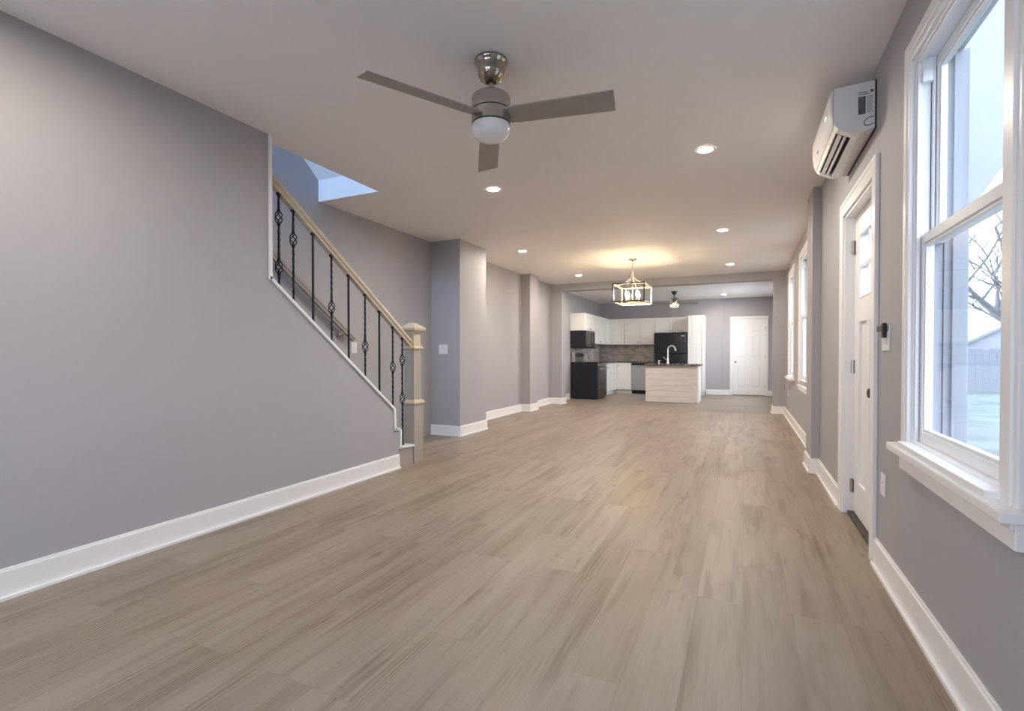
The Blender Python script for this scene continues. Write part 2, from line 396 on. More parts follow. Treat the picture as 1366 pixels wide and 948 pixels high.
# ------------------------------------------------------------------ staircase
tr = MB()
path = [(2.483, H-.002), (2.483, 1.655), (3.862, .585), (3.878, .382), (3.957, .374), (3.957, .193), (4.178, .178)]
tw = .022
for (a, b_) in zip(path[:-1], path[1:]):
    d = Vector((b_[0]-a[0], b_[1]-a[1])).normalized(); nn = Vector((-d.y, d.x))
    if nn.x < 0 or (abs(nn.x) < .2 and nn.y < 0): nn = -nn
    e = d*.006
    pl = [(a[0]-e.x, a[1]-e.y), (b_[0]+e.x, b_[1]+e.y), (b_[0]+e.x+nn.x*tw, b_[1]+e.y+nn.y*tw), (a[0]-e.x+nn.x*tw, a[1]-e.y+nn.y*tw)]
    tr.prism(pl, 0, XS0-.016, XS1+.016)
struct('trim_2', tr, M['white'], .002)

st = thing('staircase', 'enclosed staircase with white risers behind the sloping grey half wall', 'stairs', (-3.55, 4.15, 0))
RISE, RUN, Y0S = .19, .245, 4.175
for i in range(13):
    z0, z1 = RISE*i, RISE*(i+1); y1 = Y0S-RUN*i; y0 = y1-RUN
    xr = XS0-.002
    MB().box(XP+.002, xr, y0, y1-.025, 0 if i < 2 else z0-.25, z1-.028).build('riser', M['white'], st)
    MB().box(XP+.002, xr, y0-.02, y1+.005, z1-.028, z1).build('tread', M['tread'], st, bevel=.006)
s = MB().box(XS0, XS1, 3.957, 4.176, 0, .178).build('stringer_end', M['newel'], st)
s['label'] = 'grey painted end of the bottom step'
# grey skirt board along the party wall
sk = MB(); sk.prism([(4.15, .19), (4.15, .33), (1.2, 2.62), (1.2, 2.35)], 0, XP+.001, XP+.013); sk.build('skirt_board', M['wall'], st)

rail = thing('stair_railing', 'stair railing with tan handrail, black twisted iron balusters and square newel post', 'railing', (-3.125, 4.262, 0))
XB_ = -3.11
def rail_path(p0, p1, x, prof):
    d = Vector((0, p1[0]-p0[0], p1[1]-p0[1])).normalized(); up = Vector((1, 0, 0)).cross(d)
    if up.z < 0: up = -up
    return [[Vector((x, p[0], p[1]))+Vector((1, 0, 0))*a+up*b for a, b in prof] for p in (p0, p1)]
hp = [(-.022, -.036), (.022, -.036), (.024, -.014), (.034, -.004), (.035, .012), (.028, .026), (.012, .034), (-.012, .034), (-.028, .026), (-.035, .012), (-.034, -.004), (-.024, -.014)]
mb = MB(); mb.rings(rail_path((2.487, 2.428), (4.215, 1.218), XB_, hp)); mb.build('handrail', M['rail'], rail, smooth=True, angle=30)
def twist_bar(mb, x, y, z0, z1, hw, tw0, tw1, pitch=.10):
    n = max(2, int((z1-z0)/.008)); rs = []
    for i in range(n+1):
        z = z0+(z1-z0)*i/n
        t = min(max(z, tw0), tw1)-tw0
        a = PI/4+2*PI*t/pitch/2
        rs.append([(x+hw*1.414*math.cos(a+k*PI/2), y+hw*1.414*math.sin(a+k*PI/2), z) for k in range(4)])
    mb.rings(rs)
def basket(mb, x, y, zc, r=.027, L=.105):
    for k in range(4):
        pts = []
        for i in range(15):
            t = i/14; a = k*PI/2+t*PI*1.05; rr = .005+(r-.005)*math.sin(PI*t)**.85
            pts.append((x+rr*math.cos(a), y+rr*math.sin(a), zc-L/2+L*t))
        mb.tube(pts, .0042, 6)
    for sg in (-1, 1):
        mb.lathe(x, y, [(.009, zc+sg*L/2-.012), (.0125, zc+sg*L/2-.006), (.0125, zc+sg*L/2+.006), (.009, zc+sg*L/2+.012)], 10)
def zr(y): return 2.428+(y-2.487)*(1.218-2.428)/(4.215-2.487)
bal = [(2.612, (2.125, 1.76), 1), (2.742, (1.99,), 1), (2.932, (), 0), (3.128, (1.507,), 1), (3.324, (), 0), (3.531, (1.188,), 1), (3.725, (), 0), (3.922, (.99,), 1), (4.071, (1.06, .675), 1)]
for y, bks, twisted in bal:
    zt = zr(y)-.042
    zb = 1.655+.022*1.27+(y-2.483)*(.585-1.655)/(3.862-2.483) if y < 3.87 else (.402 if y < 3.96 else .212)
    mb = MB(); hw = .0068
    if bks:
        cuts = sorted(bks); edges = [zb]
        for c in cuts: edges += [c-.052, c+.052]
        edges.append(zt)
        for k in range(0, len(edges), 2):
            a, b_ = edges[k], edges[k+1]; twist_bar(mb, XB_, y, a, b_, hw, a+.05, b_-.03)
    else: twist_bar(mb, XB_, y, zb, zt, hw, zb+.08, zb+.08)
    bo_ = mb.build('baluster', M['iron'], rail)
    for c in bks:
        q = MB(); basket(q, XB_, y, c); q.build('basket', M['iron'], bo_, smooth=True)
    q = MB(); q.box(XB_-.014, XB_+.014, y-.014, y+.014, zt-.012, zt+.016); q.build('collar', M['iron'], bo_, bevel=.003)
    q = MB(); q.box(XB_-.014, XB_+.014, y-.014, y+.014, zb-.010, zb+.016); q.box(XB_-.010, XB_+.010, y-.010, y+.010, zb+.016, zb+.024); q.build('shoe', M['iron'], bo_, bevel=.003)
# newel
nx, ny = -3.125, 4.262
def sq(mb, prof):
    mb.rings([[(nx-r, ny-r, z), (nx+r, ny-r, z), (nx+r, ny+r, z), (nx-r, ny+r, z)] for r, z in prof])
q = MB(); sq(q, [(.08, 0), (.08, .60)]); nb = q.build('newel_post', M['newel'], rail, bevel=.003)
q = MB(); sq(q, [(.08, .597), (.092, .605), (.094, .62), (.084, .632), (.072, .65)]); q.build('lower_moulding', M['newelcap'], nb)
q = MB(); sq(q, [(.064, .63), (.060, 1.18)]); q.build('shaft', M['newel'], nb, bevel=.003)
q = MB(); sq(q, [(.060, 1.16), (.078, 1.168), (.084, 1.18), (.078, 1.192), (.062, 1.205)]); q.build('upper_moulding', M['newelcap'], nb)
q = MB(); sq(q, [(.061, 1.20), (.061, 1.345)]); q.build('neck', M['newelcap'], nb, bevel=.002)
q = MB(); sq(q, [(.061, 1.325), (.070, 1.338), (.074, 1.352), (.098, 1.362), (.102, 1.385), (.094, 1.394), (.05, 1.425), (.035, 1.437), (.02, 1.442)]); q.build('newel_cap', M['newelcap'], nb)

# wall handrail on the party wall
wr_ = thing('wall_handrail', 'grey handrail on the stair wall ending above the light switch', 'handrail', (XP, 4.2, 1.25))
hx = XP+.075
q = MB(); q.rings(rail_path((2.0, 2.87), (4.22, 1.285), hx, [(a*.8, b*.95) for a, b in hp])); q.build('rail', M['wrail'], wr_, smooth=True, angle=30)
for y in (2.55, 4.07):
    z = 2.87+(y-2.0)*(1.285-2.87)/2.22
    q = MB(); q.lathe(y, z-.085, [(.03, XP), (.03, XP+.006), (.012, XP+.014)], 20, 'x'); q.tube([(XP+.01, y, z-.085), (XP+.05, y, z-.08), (hx, y, z-.055), (hx, y, z-.034)], .008, 8)
    q.build('bracket', M['nickel'], wr_, smooth=True)

# ------------------------------------------------------------------ switch plates and outlets
def plate_x(name, label, x, y0, y1, z0, z1, nx, group=None, toggles=1, outlet=False):
    t = thing(name, label, 'outlet' if outlet else 'light switch', (x, (y0+y1)/2, z0), group)
    MB().box(x, x+nx*.007, y0, y1, z0, z1).build('plate', M['plate'], t, bevel=.003)
    w = (y1-y0); zc = (z0+z1)/2
    for k in range(toggles):
        yc = y0+w*(k+.5)/toggles
        if outlet:
            for dz in (-.02, .02):
                MB().lathe(yc, zc+dz, [(.0165, x+nx*.006), (.0165, x+nx*.010), (.015, x+nx*.011)], 16, 'x').build('socket', M['plate'], t, smooth=True)
        else:
            rk = MB().box(x+nx*.006, x+nx*.0105, yc-.016, yc+.016, zc-.033, zc+.033).build('rocker', M['plate'], t, bevel=.002)
    return t
plate_x('light_switch', 'single white switch plate on stair wall below the grey handrail', XP, 4.262, 4.345, 1.13, 1.25, 1)
t = thing('light_switch', 'square white double switch plate on the closet wall past the newel post', 'light switch', (-3.75, 5.82, 1.12))
MB().box(-3.82, -3.68, 5.813, 5.82, 1.12, 1.25).build('plate', M['plate'], t, bevel=.003)
for xx in (-3.785, -3.715): MB().box(xx-.017, xx+.017, 5.809, 5.814, 1.152, 1.218).build('rocker', M['plate'], t, bevel=.002)
plate_x('light_switch', 'white double switch plate between entrance door and large window, under black bracket', XR, 2.965, 3.105, 1.135, 1.262, -1, toggles=2)
hk = thing('wall_bracket', 'small black bracket over the switch plate beside the entrance door', 'bracket', (XR, 3.06, 1.25))
MB().box(XR-.030, XR-.0105, 2.99, 3.10, 1.232, 1.262).build('arm', M['bplastic'], hk, bevel=.004)
MB().box(XR-.028, XR-.0105, 2.985, 3.02, 1.20, 1.272).build('back_plate', M['bplastic'], hk, bevel=.003)
plate_x('wall_outlet', 'white wall outlet low between entrance door and large window', XR, 3.02, 3.105, .405, .517, -1, outlet=True)
plate_x('wall_outlet', 'white wall outlet just past the pilaster under the nearer far window', XR2, 6.72, 6.80, .385, .50, -1, outlet=True)
plate_x('wall_outlet', 'white wall outlet beside the kitchen opening under the farthest window', XR2, 9.72, 9.80, .385, .50, -1, outlet=True)

# ------------------------------------------------------------------ windows
def casing_bands(q, xw, y0, y1, z0, z1, bands):
    for a, b_, pr in bands:
        q.box(xw-pr, xw, y1+a, y1+b_, z0, z1+b_); q.box(xw-pr, xw, y0-b_, y0-a, z0, z1+b_); q.box(xw-pr, xw, y0-a, y1+a, z1+a, z1+b_)
def sash_window(name, w, xw, lab, proud=.022, sill=True, apron=True, cas=.095, xs=.04, seen_side=True):
    y0, y1, z0, z1 = w
    t = thing(name, None, None, (xw, (y0+y1)/2, z0), kind='structure')
    xi = xw-proud
    # casing: stepped boards on three sides
    q = MB()
    casing_bands(q, xw, y0, y1, z0-.02, z1, ((0, cas*.30, proud*.82), (cas*.30, cas*.74, proud), (cas*.74, cas, proud*.7)))
    q.build('window_casing', M['white'], t, bevel=.003)
    # jamb lining and stops
    q = MB(); th = .012
    q.box(xw-.004, xw+.050, y1-th, y1, z0, z1); q.box(xw-.004, xw+.050, y0, y0+th, z0, z1); q.box(xw-.004, xw+.094, y0+th, y1-th, z1-th, z1); q.box(xw-.004, xw+.094, y0+th, y1-th, z0, z0+.012)
    q.box(xw+.002, xw+.016, y1-th-.016, y1-th, z0, z1); q.box(xw+.002, xw+.016, y0+th, y0+th+.016, z0, z1); q.box(xw+.002, xw+.016, y0, y1, z1-th-.016, z1-th)
    q.box(xw+.052, xw+.060, y1-th-.022, y1-th, z0, z1); q.box(xw+.052, xw+.060, y0+th, y0+th+.022, z0, z1)
    q.build('window_jamb', M['vinyl'], t, bevel=.002)
    q = MB(); q.box(xw+.052, xw+.094, y1-th, y1, z0, z1-th-.001); q.box(xw+.052, xw+.094, y0, y0+th, z0, z1-th-.001); q.box(xw+.096, xw+.17, y1-.02, y1-.001, z0, z1); q.box(xw+.096, xw+.17, y0+.001, y0+.02, z0, z1); q.box(xw+.12, xw+.13, y1-.034, y1-.02, z0, z1); q.build('storm_track', M['siding'], t)
    zm = z0+(z1-z0)*.525
    def sash(nm, xa, za, zb, sr, br, tr_):
        s_ = MB(); a, b_ = xa, xa+.032; ya, yb = y0+th+.006, y1-th-.006
        s_.box(a, b_, ya, ya+sr, za, zb); s_.box(a, b_, yb-sr, yb, za, zb); s_.box(a, b_, ya+sr, yb-sr, za, za+br); s_.box(a, b_, ya+sr, yb-sr, zb-tr_, zb)
        # glazing bead
        g = .012
        s_.box(a+.006, b_-.004, ya+sr, ya+sr+g, za+br, zb-tr_); s_.box(a+.006, b_-.004, yb-sr-g, yb-sr, za+br, zb-tr_)
        s_.box(a+.006, b_-.004, ya+sr+g, yb-sr-g, za+br, za+br+g); s_.box(a+.006, b_-.004, ya+sr+g, yb-sr-g, zb-tr_-g, zb-tr_)
        so = s_.build(nm, M['vinyl'], t, bevel=.002)
        p = MB().box(a+.014, a+.018, ya+sr, yb-sr, za+br, zb-tr_).build('pane', M['glass'], so)
        return so
    sash('upper_sash', xw+.062, zm-.012, z1-th-.004, .030, .03, .038)
    sash('lower_sash', xw+.018, z0+.012, zm+.024, .034, .045, .04)
    MB().box(xw+.014, xw+.05, y1-th-.030, y1-th-.002, z1-.11, z1-th-.002).build('balance_cover', M['vinyl'], t, bevel=.003)
    if sill:
        MB().box(xw-.062, xw+.02, y0-cas-.035, y1+cas+.035, z0-.052, z0-.018).build('window_sill', M['white'], t, bevel=.006)
        MB().box(xw-.05, xw+.02, y0-.005, y1+.005, z0-.03, z0+.004).build('inner_stool', M['white'], t, bevel=.004)
    if apron:
        q = MB(); q.box(xw-.022, xw, y0-cas-.01, y1+cas, z0-.125, z0-.05); q.box(xw-.032, xw-.022, y0-cas-.01, y1+cas, z0-.072, z0-.052); q.build('window_apron', M['white'], t, bevel=.003)
    return t
sash_window('window_1', W1, XR, '')
sash_window('window_2', W2, XR2, '', sill=False)
sash_window('window_3', W3, XR2, '', apron=False)
sash_window('window_4', KW, XR2, '')
for k, (a, b_) in enumerate(bo):
    t = thing('window_%d' % (k+5), None, None, ((a+b_)/2, YBK, .75), kind='structure')
    q = MB(); y = YBK
    for (x0, x1, z0, z1) in ((a-.1, a, .7, 2.45), (b_, b_+.1, .7, 2.45), (a, b_, 2.35, 2.45), (a-.12, b_+.12, .66, .75)): q.box(x0, x1, y, y+.02, z0, z1)
    q.box(a, b_, y-.05, y-.02, 1.52, 1.57); q.box(a, a+.03, y-.05, y-.02, .75, 2.35); q.box(b_-.03, b_, y-.05, y-.02, .75, 2.35)
    q.build('window_casing', M['white'], t, bevel=.002)
    MB().box(a+.005, b_-.005, y-.075, y-.06, 2.10, 2.35).build('light_cut_blind', M['shade'], t)  # unseen blind, added to cut the daylight from behind the camera

# ------------------------------------------------------------------ doors
t = thing('door_1', None, None, (XR, 3.74, 0), kind='structure')
q = MB()
y0, y1, z1 = D1[0], D1[1], D1[3]
casing_bands(q, XR, y0, y1, 0, z1, ((0, .07, .018), (.07, .095, .021)))
q.build('door_casing', M['white'], t, bevel=.003)
q = MB(); q.box(XR-.004, XR+.14, y1-.018, y1, 0, z1); q.box(XR-.004, XR+.14, y0, y0+.018, 0, z1); q.box(XR-.004, XR+.14, y0, y1, z1-.018, z1)
q.box(XR+.103, XR+.118, y1-.034, y1-.018, 0, z1); q.box(XR+.103, XR+.118, y0+.018, y0+.034, 0, z1)
q.build('door_jamb', M['white'], t, bevel=.002)
MB().box(XR+.02, XR+.15, y0+.018, y1-.018, 0, .022).build('threshold', M['bronze'], t, bevel=.003)
LX0, LX1 = XR+.055, XR+.100
ly0, ly1, lz0, lz1 = y0+.021, y1-.021, .026, z1-.021
gl = (3.555, 3.975, 1.50, 1.905)
pn = [(3.79, 4.01, .25, 1.335), (3.475, 3.70, .25, 1.335)]
q = MB()
# leaf built from stiles and rails so the lights and panels are true openings
q.box(LX0, LX1, ly0, pn[1][0], lz0, lz1); q.box(LX0, LX1, pn[0][1], ly1, lz0, lz1)
q.box(LX0, LX1, pn[1][0], pn[0][1], lz0, pn[0][2]); q.box(LX0, LX1, pn[1][0], pn[0][1], pn[0][3], gl[2]); q.box(LX0, LX1, pn[1][0], pn[0][1], gl[3], lz1)
q.box(LX0, LX1, pn[1][0], gl[0], gl[2], gl[3]); q.box(LX0, LX1, gl[1], pn[0][1], gl[2], gl[3])
q.box(LX0, LX1, pn[1][1], pn[0][0], pn[0][2], pn[0][3])
for p in pn: q.box(LX0+.016, LX1-.012, p[0], p[1], p[2], p[3])
leaf = q.build('door_leaf', M['door'], t)
q = MB(); yc, zc = (gl[0]+gl[1])/2, (gl[2]+gl[3])/2
q.box(LX0+.004, LX1-.004, yc-.012, yc+.012, gl[2], gl[3]); q.box(LX0+.004, LX1-.004, gl[0], gl[1], zc-.012, zc+.012)
for a in ((gl[0]-.012, gl[0], gl[2]-.012, gl[3]+.012), (gl[1], gl[1]+.012, gl[2]-.012, gl[3]+.012), (gl[0], gl[1], gl[2]-.012, gl[2]), (gl[0], gl[1], gl[3], gl[3]+.012)): q.box(LX0-.005, LX0+.001, *a)
q.build('muntin', M['door'], leaf, bevel=.002)
MB().box(LX0+.02, LX0+.026, gl[0], gl[1], gl[2], gl[3]).build('pane', M['glass'], leaf)
q = MB(); ky, kz = 3.375, .90
q.lathe(ky, kz, [(.030, LX0), (.030, LX0-.006), (.013, LX0-.012), (.012, LX0-.032), (.026, LX0-.040), (.030, LX0-.055), (.024, LX0-.068), (.010, LX0-.072)], 24, 'x'); q.build('door_knob', M['bronze'], leaf, smooth=True)
for z in (.20, 1.03, 1.86):
    q = MB(); q.lathe(ly1+.004, LX0-.008, [(.008, z-.05), (.008, z+.05)], 12) if False else None
    q.tube([(LX0-.007, ly1+.003, z-.05), (LX0-.007, ly1+.003, z+.05)], .0075, 10); q.box(LX0-.002, LX0+.001, ly1-.030, ly1, z-.045, z+.045); q.box(XR+.034, XR+.05, y1-.0205, y1-.017, z-.045, z+.045)
    q.build('hinge', M['nickel'], t)

# six panel door in the kitchen
t = thing('door_2', None, None, (.125, YFAR, 0), kind='structure')
q = MB()
for a, b_, pr in ((0, .045, .02), (.045, .065, .014)):
    q.box(-.275-b_, -.275-a, YFAR-pr, YFAR, 0, 2.07+b_); q.box(.525+a, .525+b_, YFAR-pr, YFAR, 0, 2.07+b_); q.box(-.275-a, .525+a, YFAR-pr, YFAR, 2.07+a, 2.07+b_)
q.box(-.30, -.27, YFAR, YFAR+.1, 0, 2.09); q.box(.52, .55, YFAR, YFAR+.1, 0, 2.09); q.box(-.3, .55, YFAR, YFAR+.1, 2.065, 2.09)
q.build('door_casing', M['white'], t, bevel=.003)
q = MB(); dy = YFAR+.004
cols = [(-.16, .055), (.195, .41)]; rows = [(.23, .815), (1.03, 1.60), (1.71, 1.935)]
xs_ = [-.268, cols[0][0], cols[0][1], cols[1][0], cols[1][1], .518]; zs_ = [.014, .23, .815, 1.03, 1.60, 1.71, 1.935, 2.062]
for i in range(5):
    for j in range(7):
        pan = i in (1, 3) and j in (1, 3, 5)
        a, b_, c, d = xs_[i], xs_[i+1], zs_[j], zs_[j+1]
        if not pan: q.box(a, b_, dy, dy+.035, c, d)
        else:
            q.box(a, b_, dy+.014, dy+.035, c, d)
            bo2 = .022
            q.rings([[(a+e, dy+yy, c+e), (b_-e, dy+yy, c+e), (b_-e, dy+yy, d-e), (a+e, dy+yy, d-e)] for e, yy in ((.012, .014), (.030, .003), (.034, .003))], False, True)
leaf2 = q.build('door_leaf', M['door'], t)
q = MB(); q.lathe(-.205, .905, [(.030, dy), (.030, dy-.006), (.012, dy-.012), (.012, dy-.03), (.026, dy-.038), (.029, dy-.052), (.020, dy-.064), (.006, dy-.067)], 20, 'y'); q.build('door_knob', M['nickel'], leaf2, smooth=True)
for z in (.25, 1.05, 1.80):
    MB().tube([(.522, dy-.006, z-.05), (.522, dy-.006, z+.05)], .008, 10).build('hinge', M['nickel'], t)

# ------------------------------------------------------------------ recessed lights
proto = thing('recessed_light', 'recessed ceiling light in front of the air conditioner', 'ceiling light', (-.273, 4.072, H), 'recessed ceiling lights')
def rlight(t, x, y, z):
    q = MB(); q.lathe(x, y, [(.052, z-.001), (.052, z-.004), (.058, z-.007), (.070, z-.006), (.074, z-.001)], 40, c0=False, c1=False); q.build('trim_ring', M['white'], t, smooth=True)
    q = MB(); q.lathe(x, y, [(.0525, z-.0025), (.048, z-.004), (.0, z-.004)], 40, c0=True, c1=False); q.build('lens', M['lens'], t)
rlight(proto, -.273, 4.072, H)
for x, y, z, lab in [(-2.151, 4.204, H, 'recessed ceiling light just beyond the large ceiling fan'),
                     (-.248, 6.796, H, 'middle recessed ceiling light of the right hand row'),
                     (-3.037, 6.902, H, 'recessed ceiling light beside the boxed closet corner'),
                     (-.222, 9.422, H, 'recessed ceiling light just before the kitchen beam on the right'),
                     (-2.967, 9.502, H, 'recessed ceiling light left of the lantern chandelier'),
                     (-2.863, 11.40, HK, 'recessed kitchen ceiling light above the stove side'),
                     (-.465, 13.80, HK, 'recessed kitchen ceiling light near the six panel door'),
                     (-2.2, .9, H, 'recessed ceiling light behind the large fan, out of frame')]:
    dup(proto, (x, y, z), lab)

# ------------------------------------------------------------------ large ceiling fan
fx, fy = -1.224, 2.366
fan = thing('ceiling_fan', 'large brushed nickel ceiling fan with three grey blades and opal light', 'ceiling fan', (fx, fy, H))
q = MB(); q.lathe(fx, fy, [(.086, H), (.088, H-.009), (.086, H-.017), (.079, H-.023), (.077, H-.029), (.074, H-.034), (.072, H-.066), (.066, H-.078), (.068, H-.084), (.060, H-.100), (.046, H-.112), (.030, H-.115), (.027, H-.10)], 48); q.build('canopy', M['polished'], fan, smooth=True)
q = MB(); q.lathe(fx, fy, [(.0135, H-.10), (.0135, H-.19)], 20); q.lathe(fx, fy, [(.017, H-.160), (.022, H-.166), (.022, H-.182)], 20); q.build('downrod', M['nickel'], fan, smooth=True)
zt = 2.498; FR = .103
q = MB(); q.lathe(fx, fy, [(.022, zt+.006), (.045, zt), (FR-.016, zt-.008), (FR-.003, zt-.018), (FR, zt-.03), (FR, zt-.090)], 56); hs = q.build('motor_housing', M['nickel'], fan, smooth=True)
q = MB(); q.lathe(fx, fy, [(FR-.005, zt-.089), (FR-.005, zt-.097)], 48); q.build('shadow_gap', M['darkgap'], hs, smooth=True)
q = MB(); q.lathe(fx, fy, [(FR, zt-.096), (FR, zt-.160)], 56); q.build('lower_housing', M['nickel'], fan, smooth=True)
q = MB(); q.lathe(fx, fy, [(FR-.004, zt-.159), (FR-.004, zt-.167)], 48); q.build('light_gasket', M['darkgap'], fan, smooth=True)
zb_ = zt-.166
q = MB(); q.lathe(fx, fy, [(FR-.003, zb_), (FR-.001, zb_-.020), (FR-.004, zb_-.038), (FR-.014, zb_-.056), (FR-.034, zb_-.071), (FR-.065, zb_-.079), (.0, zb_-.081)], 56, c1=False); q.build('light_bowl', M['opal'], fan, smooth=True)
for deg, L in ((9, .645), (119, .75), (241, .70)):
    a = math.radians(deg); ra = Vector((math.cos(a), math.sin(a), 0)); ta = Vector((-math.sin(a), math.cos(a), 0))
    pit = math.radians(15); wv_ = ta*math.cos(pit)-Vector((0, 0, 1))*math.sin(pit); nv = ra.cross(wv_)
    c0 = Vector((fx, fy, zt-.122)); rs = []
    for r, w in ((.075, .045), (.105, .055), (.14, .060), (L, .068)):
        rs.append([c0+ra*r+wv_*w*sx_+nv*.004*sz_ for sx_, sz_ in ((-1, -1), (1, -1), (1, 1), (-1, 1))])
    q = MB(); q.rings(rs); q.build('blade', M['blade'], fan, bevel=.002)

# ------------------------------------------------------------------ air conditioner
ay0, ay1 = 3.29, 4.085
ac = thing('air_conditioner', 'white wall mounted split air conditioner above the entrance door', 'air conditioner', (XR, ay0, 2.34))
prof = [(XR-.002, 2.605), (.452, 2.598), (.436, 2.585), (.432, 2.56), (.433, 2.48), (.440, 2.43), (.452, 2.395), (.468, 2.372), (.535, 2.335), (.57, 2.330), (XR-.002, 2.350)]
notch = prof[:8]+[(.500, 2.415), (.552, 2.388), (.538, 2.334)]+prof[9:]
q = MB(); q.prism(prof, 1, ay0, ay0+.07); q.prism(prof, 1, ay1-.05, ay1); q.prism(notch, 1, ay0+.07, ay1-.05); q.build('body', M['ac'], ac, bevel=.004)
q = MB(); q.prism([(.4315, 2.57), (.4295, 2.57), (.4305, 2.48), (.4375, 2.43), (.4495, 2.394), (.452, 2.396), (.4395, 2.432), (.4325, 2.48)], 1, ay0+.012, ay1-.012); q.build('front_panel', M['ac'], ac)
q = MB(); q.prism([(.472, 2.376), (.505, 2.408), (.548, 2.383), (.545, 2.376), (.506, 2.399), (.478, 2.371)], 1, ay0+.072, ay1-.052); q.build('outlet_lining', M['darkgap'], ac)
q = MB()
for k in range(26):
    y = ay0+.085+k*.026; q.prism([(.478, 2.374), (.503, 2.400), (.540, 2.378), (.530, 2.350)], 1, y, y+.003)
q.build('fin', M['grey_label'], ac)
q = MB(); q.bar((.489, ay0+.075, 2.364), (.489, ay1-.055, 2.364), .022, .005, (.5, 0, .85)); q.bar((.514, ay0+.075, 2.350), (.514, ay1-.055, 2.350), .014, .004, (.5, 0, .85)); q.build('louver', M['ac'], ac)
q = MB(); q.box(.558, .634, ay0-.001, ay0+.001, 2.425, 2.562); lb = q.build('rating_label', M['plate'], ac); lb['label'] = 'white rating label with dark panel and fine print'
q = MB(); q.box(.561, .595, ay0-.0018, ay0, 2.429, 2.525); q.build('dark_panel', M['grey_label'], lb)
q = MB()
for k in range(11): q.box(.600, .628-.002*(k % 3), ay0-.0016, ay0, 2.435+k*.0085, 2.4375+k*.0085)
q.box(.561, .612, ay0-.0016, ay0, 2.534, 2.538); q.box(.561, .605, ay0-.0016, ay0, 2.544, 2.549); q.box(.616, .630, ay0-.0016, ay0, 2.541, 2.556)
q.build('fine_print', M['grey_label'], lb)
q = MB()
arc = [(.635, ay0, 2.410), (.610, ay0, 2.406), (.597, ay0, 2.399), (.590, ay0, 2.389), (.589, ay0, 2.378), (.594, ay0, 2.369), (.606, ay0, 2.364), (.618, ay0, 2.366), (.634, ay0, 2.374)]
q.tube(arc, .0024, 6)
q.build('pipe_knockout', M['grey_label'], ac)
q = MB(); q.box(.444, .4455, ay0-.0008, ay0+.001, 2.39, 2.59); q.build('panel_seam', M['darkgap'], ac)
MB().box(.4288, .431, ay0+.16, ay0+.185, 2.497, 2.512).build('indicator_light', M['led'], ac)
MB().box(.4325, .436, ay0+.52, ay0+.57, 2.443, 2.449).build('badge', M['grey_label'], ac)
MB().box(XR-.008, XR-.0005, ay0-.004, ay1+.004, 2.342, 2.603).build('mounting_plate', M['darkgap'], ac)

# ------------------------------------------------------------------ lantern chandelier
cx, cy = -1.654, 8.231
ch = thing('chandelier', 'rectangular open lantern chandelier with candle bulbs before the kitchen beam', 'chandelier', (cx, cy, H))
q = MB(); q.lathe(cx, cy, [(.062, H), (.062, H-.012), (.05, H-.022), (.02, H-.026), (.012, H-.045)], 32); q.build('canopy', M['polished'], ch, smooth=True)
q = MB()
def link(c, ax, rr=.017, L=.024):
    pts = []
    for i in range(17):
        a = 2*PI*i/16; u, w = rr*.6*math.cos(a), L*math.sin(a)
        pts.append((c[0]+(u if ax else 0), c[1]+(0 if ax else u), c[2]+w))
    return pts
for k in range(4): q.tube(link((cx, cy, H-.062-.034*k), k % 2), .003, 6)
q.build('chain', M['champagne'], ch, smooth=True)
zh = 2.47
q = MB(); q.lathe(cx, cy, [(.006, zh+.02), (.016, zh+.012), (.02, zh), (.016, zh-.05), (.007, zh-.06)], 20); q.tube([(cx, cy, zh-.05), (cx, cy, 2.0)], .005, 10); q.build('hub', M['champagne'], ch, smooth=True)
bx, by, bz0, bz1 = .255, .335, 1.946, 2.245
for sx_, sy_ in ((0, 1), (0, -1), (1, 0), (-1, 0)):
    ex, ey = cx+sx_*(bx-.012), cy+sy_*(by-.012); pts = []
    for i in range(13):
        t_ = i/12; k = t_**2.2
        pts.append((cx+(ex-cx)*(.05+.95*k), cy+(ey-cy)*(.05+.95*k), zh-.03+(bz1+.004-zh+.03)*(t_**.75)))
    q = MB(); q.tube(pts, .0065, 8); q.build('arm', M['champagne'], ch, smooth=True)
bt = .02
def rect_frame(mb, yy, th, wbar):
    mb.box(cx-bx, cx+bx, yy, yy+th, bz1-wbar, bz1); mb.box(cx-bx, cx+bx, yy, yy+th, bz0, bz0+wbar)
    mb.box(cx-bx, cx-bx+wbar, yy, yy+th, bz0+wbar, bz1-wbar); mb.box(cx+bx-wbar, cx+bx, yy, yy+th, bz0+wbar, bz1-wbar)
for yy in (cy-by-.004, cy+by-.002):
    q = MB(); rect_frame(q, yy, .006, bt); f1 = q.build('outer_frame', M['bronze'], ch); f1['label'] = 'dark bronze face of the lantern frame'
q = MB(); rect_frame(q, cy-by+.002, .014, bt); rect_frame(q, cy+by-.016, .014, bt)
for xx in (cx-bx, cx+bx-bt): q.box(xx, xx+bt, cy-by+.016, cy+by-.016, bz1-bt, bz1); q.box(xx, xx+bt, cy-by+.016, cy+by-.016, bz0, bz0+bt)
q.build('inner_frame', M['champagne'], ch)
q = MB(); q.box(cx-.012, cx+.012, cy-by+.016, cy+by-.016, bz0, bz0+.012); q.box(cx-bx+bt, cx+bx-bt, cy-.012, cy+.012, bz0, bz0+.012); q.build('cross_bar', M['champagne'], ch)
